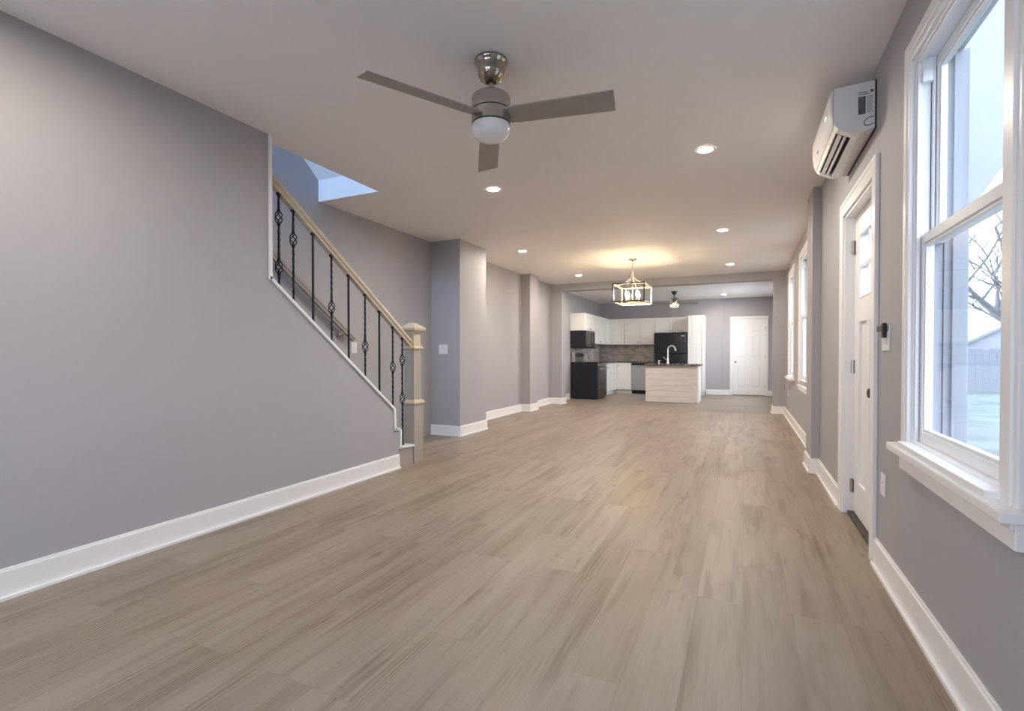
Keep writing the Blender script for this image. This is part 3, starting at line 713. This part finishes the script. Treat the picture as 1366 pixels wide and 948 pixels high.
for dx, dy_ in ((-.085, -.085), (.085, -.085), (-.085, .085), (.085, .085)):
    x, y = cx+dx, cy+dy_
    q = MB(); q.lathe(x, y, [(.024, bz0+.03), (.026, bz0+.034), (.012, bz0+.036), (.011, bz0+.10)], 16); q.tube([(cx, cy, bz0+.02), (cx+dx*.6, cy+dy_*.6, bz0+.012), (x, y, bz0+.032)], .005, 6); cs = q.build('candle_cup', M['champagne'], ch, smooth=True)
    q = MB(); q.lathe(x, y, [(.008, bz0+.10), (.015, bz0+.118), (.018, bz0+.135), (.014, bz0+.16), (.007, bz0+.182), (.001, bz0+.198)], 14); q.build('bulb', M['bulb'], cs, smooth=True)

# ------------------------------------------------------------------ kitchen ceiling fan
kx, ky_ = -1.539, 12.653
kf = thing('ceiling_fan', 'small ceiling fan with crystal cage light over the kitchen island', 'ceiling fan', (kx, ky_, HK))
q = MB(); q.lathe(kx, ky_, [(.075, HK), (.075, HK-.014), (.055, HK-.04), (.045, HK-.075), (.02, HK-.085)], 32); q.build('canopy', M['bronze'], kf, smooth=True)
q = MB(); q.tube([(kx, ky_, HK-.08), (kx, ky_, HK-.16)], .014, 12); q.build('downrod', M['bronze'], kf, smooth=True)
q = MB(); q.lathe(kx, ky_, [(.03, 2.49), (.09, 2.482), (.09, 2.462), (.075, 2.455)], 28); q.lathe(kx, ky_, [(.05, 2.46), (.05, 2.36), (.02, 2.35)], 24); q.build('motor_housing', M['bronze'], kf, smooth=True)
q = MB()
for k in range(14):
    a = 2*PI*k/14; q.tube([(kx+.096*math.cos(a), ky_+.096*math.sin(a), 2.478), (kx+.096*math.cos(a), ky_+.096*math.sin(a), 2.255)], .006, 6)
for z in (2.478, 2.34, 2.258):
    q.tube([(kx+.096*math.cos(2*PI*i/28), ky_+.096*math.sin(2*PI*i/28), z) for i in range(29)], .006, 6)
q.build('cage', M['crystal'], kf, smooth=True)
q = MB(); q.lathe(kx, ky_, [(.010, 2.352), (.018, 2.335), (.022, 2.315), (.016, 2.295), (.002, 2.285)], 14); q.build('bulb', M['dimbulb'], kf, smooth=True)
for deg in (20, 110, 200, 290):
    a = math.radians(deg); ra = Vector((math.cos(a), math.sin(a), 0)); ta = Vector((-math.sin(a), math.cos(a), 0))
    wv_ = ta*.97-Vector((0, 0, .24)); nv = ra.cross(wv_); c0 = Vector((kx, ky_, 2.345))
    q = MB(); q.rings([[c0+ra*r+wv_*w*u+nv*.004*z_ for u, z_ in ((-1, -1), (1, -1), (1, 1), (-1, 1))] for r, w in ((.05, .03), (.14, .05), (.56, .062))]); q.build('blade', M['blade'], kf, bevel=.002)

# ------------------------------------------------------------------ kitchen cabinets
def panel_door(name, parent, axis, face, a0, a1, z0, z1, sgn, knob=None, mat=None, handle=None):
    """framed raised-panel door; axis 0: face at x=face, runs along y; axis 1: face at y=face, runs along x; sgn outward"""
    mat = mat or M['cab']; g = .004; th = .022; fr_ = .055
    a0 += g; a1 -= g; z0 += g; z1 -= g
    if (a1-a0) < .2 or (z1-z0) < .2: fr_ = min(a1-a0, z1-z0)*.22
    def bx_(mb, u0, u1, w0, w1, d0, d1):
        if axis == 0: mb.box(face+sgn*d0, face+sgn*d1, u0, u1, w0, w1)
        else: mb.box(u0, u1, face+sgn*d0, face+sgn*d1, w0, w1)
    q = MB()
    bx_(q, a0, a0+fr_, z0, z1, 0, th); bx_(q, a1-fr_, a1, z0, z1, 0, th); bx_(q, a0+fr_, a1-fr_, z0, z0+fr_, 0, th); bx_(q, a0+fr_, a1-fr_, z1-fr_, z1, 0, th)
    bx_(q, a0+fr_, a1-fr_, z0+fr_, z1-fr_, 0, th*.3)
    pi = fr_+.026
    if a1-a0 > 2*pi+.02 and z1-z0 > 2*pi+.02: bx_(q, a0+pi, a1-pi, z0+pi, z1-pi, 0, th*.75)
    d = q.build(name, mat, parent, bevel=.002)
    if knob:
        u, w = knob; q = MB(); f0 = face+sgn*th
        pr = [(.006, f0), (.005, f0+sgn*.012), (.013, f0+sgn*.018), (.013, f0+sgn*.026), (.006, f0+sgn*.030)]
        if axis == 0: q.lathe(u, w, pr, 14, 'x')
        else: q.lathe(u, w, pr, 14, 'y')
        q.build('knob', M['nickel'], d, smooth=True)
    return d
XU, YU, XB, YB = -3.57, 14.49, -3.32, 14.22
KB = YFAR-.052
ZU0, ZU1 = 1.39, 2.14
GU = 'white upper kitchen cabinets'; GB = 'white base kitchen cabinets'
def carcass(name, label, x0, x1, y0, y1, z0, z1, group, cat='cabinet', toe=None):
    t = thing(name, label, cat, ((x0+x1)/2, (y0+y1)/2, z0), group)
    q = MB(); q.box(x0, x1, y0, y1, z0+(.1 if toe else 0), z1)
    if toe: q.box(*toe, z0, z0+.1)
    q.build('body', M['cab'], t, bevel=.002); return t
t = carcass('upper_cabinet', 'short white upper cabinet above the black microwave', XP+.002, XU, 11.93, 12.705, 1.705, ZU1, GU)
panel_door('cabinet_door', t, 0, XU, 11.935, 12.32, 1.71, ZU1-.03, 1, (12.29, 1.755)); panel_door('cabinet_door', t, 0, XU, 12.32, 12.70, 1.71, ZU1-.03, 1, (12.35, 1.755))
t = carcass('upper_cabinet', 'white two door upper cabinet on left kitchen wall past the microwave', XP+.002, XU, 12.722, 13.86, ZU0, ZU1, GU)
panel_door('cabinet_door', t, 0, XU, 12.727, 13.285, ZU0, ZU1-.03, 1, (13.25, 1.45)); panel_door('cabinet_door', t, 0, XU, 13.285, 13.855, ZU0, ZU1-.03, 1, (13.32, 1.45))
t = thing('upper_cabinet', 'white corner upper cabinet where the two kitchen walls meet', 'cabinet', (-3.7, 14.4, ZU0), GU)
q = MB(); q.prism([(XP+.002, 13.865), (XU, 13.865), (XU, YU), (-3.145, YU), (-3.145, KB), (XP+.002, KB)], 2, ZU0, ZU1); q.build('body', M['cab'], t, bevel=.002)
panel_door('cabinet_door', t, 0, XU, 13.87, YU-.022, ZU0, ZU1-.03, 1, (13.91, 1.45)); panel_door('cabinet_door', t, 1, YU, XU+.022, -3.15, ZU0, ZU1-.03, -1, (XU+.07, 1.45))
t = carcass('upper_cabinet', 'white two door upper cabinet on back wall left of the refrigerator', -3.14, -2.285, YU, KB, ZU0, ZU1, GU)
panel_door('cabinet_door', t, 1, YU, -3.135, -2.715, ZU0, ZU1-.03, -1, (-2.75, 1.45)); panel_door('cabinet_door', t, 1, YU, -2.715, -2.29, ZU0, ZU1-.03, -1, (-2.68, 1.45))
t = carcass('upper_cabinet', 'short white two door upper cabinet above the black refrigerator', -2.28, -1.385, YU, KB, 1.715, ZU1, GU)
panel_door('cabinet_door', t, 1, YU, -2.275, -1.832, 1.72, ZU1-.03, -1, (-1.87, 1.77)); panel_door('cabinet_door', t, 1, YU, -1.832, -1.39, 1.72, ZU1-.03, -1, (-1.795, 1.77))
t = carcass('pantry_cabinet', 'tall white two door pantry cabinet right of the black refrigerator', -1.378, -.95, 14.2, KB, 0, 2.155, None, toe=(-1.378, -.97, 14.27, KB))
panel_door('cabinet_door', t, 1, 14.2, -1.373, -.955, .11, 1.385, -1); panel_door('cabinet_door', t, 1, 14.2, -1.373, -.955, 1.392, 2.14, -1)
# base cabinets
t = carcass('base_cabinet', 'white base cabinet with drawer stack beside the black stove', XP+.002, XB, 12.725, 14.2, 0, .865, GB, toe=(XP+.002, XB-.06, 12.725, 14.2))
panel_door('cabinet_door', t, 0, XB, 12.73, 13.45, .11, .655, 1, (13.40, .60)); panel_door('drawer', t, 0, XB, 12.73, 13.45, .66, .86, 1, (13.09, .76))
for k in range(4): panel_door('drawer', t, 0, XB, 13.45, 14.19, .11+k*.1875, .11+(k+1)*.1875, 1, (13.82, .2+k*.1875))
t = carcass('base_cabinet', 'white corner base cabinet left of the dishwasher', XP+.002, -2.885, YB, KB, 0, .865, GB, toe=(XP+.002, -2.885, YB+.06, KB))
panel_door('cabinet_door', t, 1, YB, XB+.03, -2.89, .11, .86, -1, (XB+.075, .78))
dw = thing('dishwasher', 'stainless steel dishwasher under the back counter behind the island', 'dishwasher', (-2.58, YB, 0))
MB().box(-2.88, -2.285, YB+.02, KB, .1, .865).build('body', M['bsteel'], dw, bevel=.002)
MB().box(-2.88, -2.285, YB-.012, YB+.02, .10, .80).build('door', M['steel'], dw, bevel=.006)
MB().box(-2.88, -2.285, YB-.012, YB+.02, .805, .865).build('control_panel', M['black'], dw, bevel=.004)
q = MB(); q.tube([(-2.74, YB-.012, .765), (-2.74, YB-.05, .765), (-2.42, YB-.05, .765), (-2.42, YB-.012, .765)], .010, 10); q.build('handle', M['chrome'], dw, smooth=True)
MB().box(-2.88, -2.285, YB+.05, KB, 0, .1).build('kick_plate', M['black'], dw)
ct = MB(); ct.prism([(XP+.002, 12.725), (XB+.025, 12.725), (XB+.025, YB-.03), (-2.265, YB-.03), (-2.265, KB), (XP+.002, KB)], 2, .868, .905)
tag(ct.build('countertop', M['granite'], None, bevel=.004), 'dark speckled granite counter running around the kitchen corner', 'countertop')
bs = MB(); bs.box(XP+.001, XP+.009, 11.90, KB, .907, ZU0-.003); bs.box(XP+.009, -2.28, KB-.009, KB-.001, .907, ZU0-.003)
struct('trim_3', bs, M['tile'])
# stove
sv = thing('stove', 'black and stainless freestanding electric stove at the near end of the counter', 'stove', (-3.6, 12.33, 0))
sx0, sx1, sy0, sy1 = XP+.03, -3.245, 11.95, 12.718
MB().box(sx0, sx1, sy0, sy1, .03, .90).build('body', M['stoveside'], sv, bevel=.003)
MB().box(sx0, sx1+.012, sy0, sy1, .90, .918).build('cooktop', M['black'], sv, bevel=.003)
MB().box(sx0+.02, sx1-.03, sy0+.03, sy1-.03, 0, .03).build('foot', M['black'], sv)
od = MB().box(sx1, sx1+.035, sy0+.004, sy1-.004, .285, .80).build('oven_door', M['bsteel'], sv, bevel=.004)
MB().box(sx1+.035, sx1+.037, sy0+.09, sy1-.09, .37, .70).build('oven_window', M['dglass'], od)
q = MB(); q.tube([(sx1+.03, sy0+.05, .765), (sx1+.075, sy0+.05, .765), (sx1+.075, sy1-.05, .765), (sx1+.03, sy1-.05, .765)], .011, 10); q.build('handle', M['chrome'], od, smooth=True)
MB().box(sx1, sx1+.03, sy0+.004, sy1-.004, .82, .898).build('front_trim', M['steel'], sv, bevel=.003)
dr_ = MB().box(sx1, sx1+.035, sy0+.004, sy1-.004, .05, .275).build('drawer', M['bsteel'], sv, bevel=.004)
bgd = MB(); bgd.prism([(sx0, .918), (sx0+.10, .918), (sx0+.085, 1.17), (sx0, 1.17)], 1, sy0, sy1); bg_o = bgd.build('backguard', M['steel'], sv, bevel=.004)
q = MB(); q.prism([(sx0+.094, 1.04), (sx0+.0965, 1.04), (sx0+.0905, 1.145), (sx0+.088, 1.145)], 1, sy0+.10, sy1-.10); q.build('display', M['black'], bg_o)
for y in (sy0+.05, sy0+.14, sy1-.14, sy1-.05):
    q = MB(); q.lathe(y, 1.09, [(.02, sx0+.088), (.02, sx0+.112), (.016, sx0+.118)], 14, 'x'); q.build('knob', M['black'], bg_o, smooth=True)
for x, y, r in ((-3.72, 12.13, .09), (-3.72, 12.53, .075), (-3.42, 12.13, .075), (-3.42, 12.53, .105)):
    q = MB(); q.lathe(x, y, [(r, .9181), (r, .9188), (r-.004, .9188)], 28); q.build('burner', M['grey_label'], sv)
# microwave
mw = thing('microwave', 'black over the range microwave hung above the stove', 'microwave', (-3.75, 12.33, 1.25))
mx1 = -3.555
MB().box(XP+.002, mx1, sy0, sy1, 1.262, 1.70).build('body', M['stoveside'], mw, bevel=.003)
md = MB().box(mx1, mx1+.03, sy0+.002, sy1-.19, 1.30, 1.698).build('door', M['bsteel'], mw, bevel=.004)
MB().box(mx1+.03, mx1+.032, sy0+.06, sy1-.27, 1.36, 1.63).build('door_window', M['dglass'], md)
q = MB(); q.tube([(mx1+.028, sy1-.22, 1.33), (mx1+.065, sy1-.215, 1.37), (mx1+.075, sy1-.215, 1.50), (mx1+.065, sy1-.215, 1.63), (mx1+.028, sy1-.22, 1.67)], .010, 10); q.build('handle', M['bplastic'], md, smooth=True)
cp = MB().box(mx1, mx1+.03, sy1-.188, sy1-.002, 1.30, 1.698).build('control_panel', M['bsteel'], mw, bevel=.004)
MB().box(mx1+.03, mx1+.0315, sy1-.17, sy1-.03, 1.61, 1.66).build('display', M['black'], cp)
q = MB()
for i in range(3):
    for j in range(5): q.box(mx1+.03, mx1+.032, sy1-.165+i*.046, sy1-.13+i*.046, 1.34+j*.05, 1.375+j*.05)
q.build('keypad', M['grey_label'], cp)
MB().box(mx1, mx1+.028, sy0+.002, sy1-.002, 1.265, 1.297).build('vent_grille', M['black'], mw, bevel=.002)
# refrigerator
rf = thing('refrigerator', 'black top freezer refrigerator between counter and pantry cabinet', 'refrigerator', (-1.83, 14.2, 0))
rx0, rx1, ry = -2.245, -1.395, 14.16
MB().box(rx0, rx1, ry, KB-.02, .03, 1.685).build('body', M['stoveside'], rf, bevel=.004)
MB().box(rx0+.03, rx1-.03, ry+.02, KB-.05, 0, .03).build('foot', M['black'], rf)
fd = MB().box(rx0, rx1, ry-.06, ry-.004, 1.13, 1.685).build('freezer_door', M['black'], rf, bevel=.012, seg=3)
rd = MB().box(rx0, rx1, ry-.06, ry-.004, .08, 1.12).build('fridge_door', M['black'], rf, bevel=.012, seg=3)
q = MB(); q.tube([(rx0+.05, ry-.058, 1.16), (rx0+.05, ry-.10, 1.18), (rx0+.05, ry-.10, 1.42), (rx0+.05, ry-.058, 1.44)], .012, 10); q.build('handle', M['black'], fd, smooth=True)
q = MB(); q.tube([(rx0+.05, ry-.058, 1.09), (rx0+.05, ry-.10, 1.07), (rx0+.05, ry-.10, .62), (rx0+.05, ry-.058, .60)], .012, 10); q.build('handle', M['black'], rd, smooth=True)
MB().box(rx1-.14, rx1-.06, ry-.062, ry-.059, 1.60, 1.615).build('badge', M['steel'], fd)
# island
il = thing('kitchen_island', 'kitchen island clad in whitewashed horizontal planks with granite top', 'island', (-1.51, 12.4, 0))
ix0, ix1, iy0, iy1 = -2.10, -.925, 12.0, 12.78
MB().box(ix0+.02, ix1-.02, iy0+.02, iy1, 0, .845).build('body', M['cab'], il)
q = MB(); n = 6
for k in range(n):
    z0 = k*.79/n; q.box(ix0, ix1-.03, iy0, iy0+.02, z0+.001, z0+.79/n-.002)
q.build('plank_cladding', M['island'], il, bevel=.002)
q = MB(); q.box(ix0, ix1-.03, iy0-.006, iy0+.02, .79, .845); q.build('overhang_shade', M['newel'], il, bevel=.002)  # darker band paints in the shade under the counter overhang
q = MB(); q.box(ix1-.03, ix1, iy0-.006, iy0+.06, 0, .845); q.box(ix1-.02, ix1-.004, iy0+.06, iy1, 0, .845); q.build('end_panel', M['white'], il, bevel=.002)
for k in range(2): panel_door('cabinet_door', il, 1, iy1, ix0+.03+k*.57, ix0+.6+k*.57, .1, .84, 1, (ix0+.56+k*.1, .74))
q = MB()
sx_a, sx_b, sy_a, sy_b = -1.95, -1.30, 12.22, 12.62
cx0, cx1, cy0, cy1 = -2.13, -.89, 11.96, 12.83
q.box(cx0, sx_a, cy0, cy1, .848, .888); q.box(sx_b, cx1, cy0, cy1, .848, .888); q.box(sx_a, sx_b, cy0, sy_a, .848, .888); q.box(sx_a, sx_b, sy_b, cy1, .848, .888)
q.build('granite_top', M['granite'], il)
q = MB(); q.box(sx_a-.003, sx_b+.003, sy_a-.003, sy_b+.003, .846, .852); q.build('sink_basin', M['steel'], il)
# faucet
fxx, fyy = -1.69, 12.69
fc = thing('kitchen_faucet', 'tall gooseneck kitchen faucet on the island counter', 'faucet', (fxx, fyy, .888))
q = MB(); q.lathe(fxx, fyy, [(.034, .888), (.034, .90), (.026, .915), (.022, .935), (.021, 1.02)], 20); q.build('base', M['whitefaucet'], fc, smooth=True)
pts = [(fxx, fyy, .95), (fxx, fyy, 1.20)]
for i in range(1, 13):
    a = PI*i/12*.92; R = .1
    pts.append((fxx+(R-R*math.cos(a))*.92, fyy-(R-R*math.cos(a))*.4, 1.22+R*math.sin(a)))
e = pts[-1]; pts.append((e[0]+.012, e[1]-.005, e[2]-.045))
q = MB(); q.tube(pts, [.017]*(len(pts)-2)+[.018, .022], 12); q.build('spout', M['whitefaucet'], fc, smooth=True)
q = MB(); q.tube([(fxx-.02, fyy-.004, .985), (fxx-.06, fyy-.012, 1.0), (fxx-.10, fyy-.02, 1.05)], [.012, .010, .009], 10); q.build('lever', M['whitefaucet'], fc, smooth=True)
sd = thing('soap_dispenser', 'small soap dispenser beside the island faucet', 'soap dispenser', (-1.90, 12.66, .888))
q = MB(); q.lathe(-1.90, 12.66, [(.024, .888), (.024, .90), (.014, .91), (.012, .95), (.018, .952), (.018, .962), (.005, .968)], 18); q.build('pump', M['whitefaucet'], sd, smooth=True)
q = MB(); q.tube([(-1.90, 12.66, .96), (-1.86, 12.64, .962), (-1.845, 12.632, .955)], .006, 8); q.build('nozzle', M['whitefaucet'], sd, smooth=True)

# ------------------------------------------------------------------ outside
g = MB().box(.81, 60, -20, 60, -.5, -.3); o = g.build('lawn', M['lawn']); o['kind'] = 'structure'
struct('bounce_slab', MB().box(-8, .80, -14, -1.82, -.4, -.12), M['concrete'])  # unseen pale slab, added to bounce daylight up to the ceiling
pw = MB(); pw.prism([(.80, -.3), (1.42, -.3), (1.42, 2.12), (1.80, 2.72), (1.80, 4.6), (.80, 4.6)], 1, 4.50, 4.58)
for x in (.90, 1.02, 1.30): pw.box(x, x+.05, 4.47, 4.5, -.3, 2.6)
pw.build('wall_porch', M['siding'], None, kind='structure')
fe = thing('board_fence', 'pale vertical board fence across the yard outside the window', 'fence', (6, 24, -.3))
q = MB()
for k in range(70): q.box(1+k*.2, 1.185+k*.2, 24, 24.02, -.3, 1.30+.02*math.sin(k*2.3))
q.build('board_panel', M['fence'], fe)
q = MB(); q.box(1, 15, 24.02, 24.06, .1, .2); q.box(1, 15, 24.02, 24.06, 1.0, 1.1); q.build('fence_rail', M['fence'], fe)
sh = thing('garden_shed', 'pale gabled shed behind the fence outside the window', 'shed', (10.6, 28, -.3))
q = MB(); q.prism([(8.7, -.3), (12.5, -.3), (12.5, 1.5), (10.6, 2.55), (8.7, 1.5)], 1, 28, 31); q.build('wall', M['siding'], sh)
q = MB(); q.prism([(8.4, 1.36), (10.6, 2.58), (12.8, 1.36), (12.8, 1.46), (10.6, 2.70), (8.4, 1.46)], 1, 27.8, 31.2); q.build('roof', M['fence'], sh)
trr = thing('bare_tree', 'bare branching tree beyond the window outside', 'tree', (7.05, 19, -.3))
q = MB(); rnd = random.Random(5)
def branch(p, d, L, r, depth):
    pts = [p]; n = 4
    for i in range(n):
        d = (d+Vector((rnd.uniform(-.16, .16), rnd.uniform(-.16, .16), rnd.uniform(-.06, .12)))).normalized(); pts.append(pts[-1]+d*L/n)
    q.tube(pts, [r*(1-.45*i/n) for i in range(n+1)], 5)
    if depth:
        for k in range(4 if depth > 1 else 3):
            i = rnd.randint(1, n); a = rnd.uniform(0, 2*PI); nd = (d*.75+Vector((math.cos(a), math.sin(a), rnd.uniform(-.1, .5)))*.8).normalized()
            branch(pts[i], nd, L*rnd.uniform(.6, .8), r*.55, depth-1)
branch(Vector((7.05, 19, -.3)), Vector((0, 0, 1)), 2.6, .14, 0)
for a in range(6):
    th = a*PI/3+.3; branch(Vector((7.05, 19, 1.5+.14*a)), Vector((math.cos(th)*.9, math.sin(th)*.9, .65)).normalized(), 2.4, .075, 3)
q.build('branch', M['bark'], trr, smooth=True)
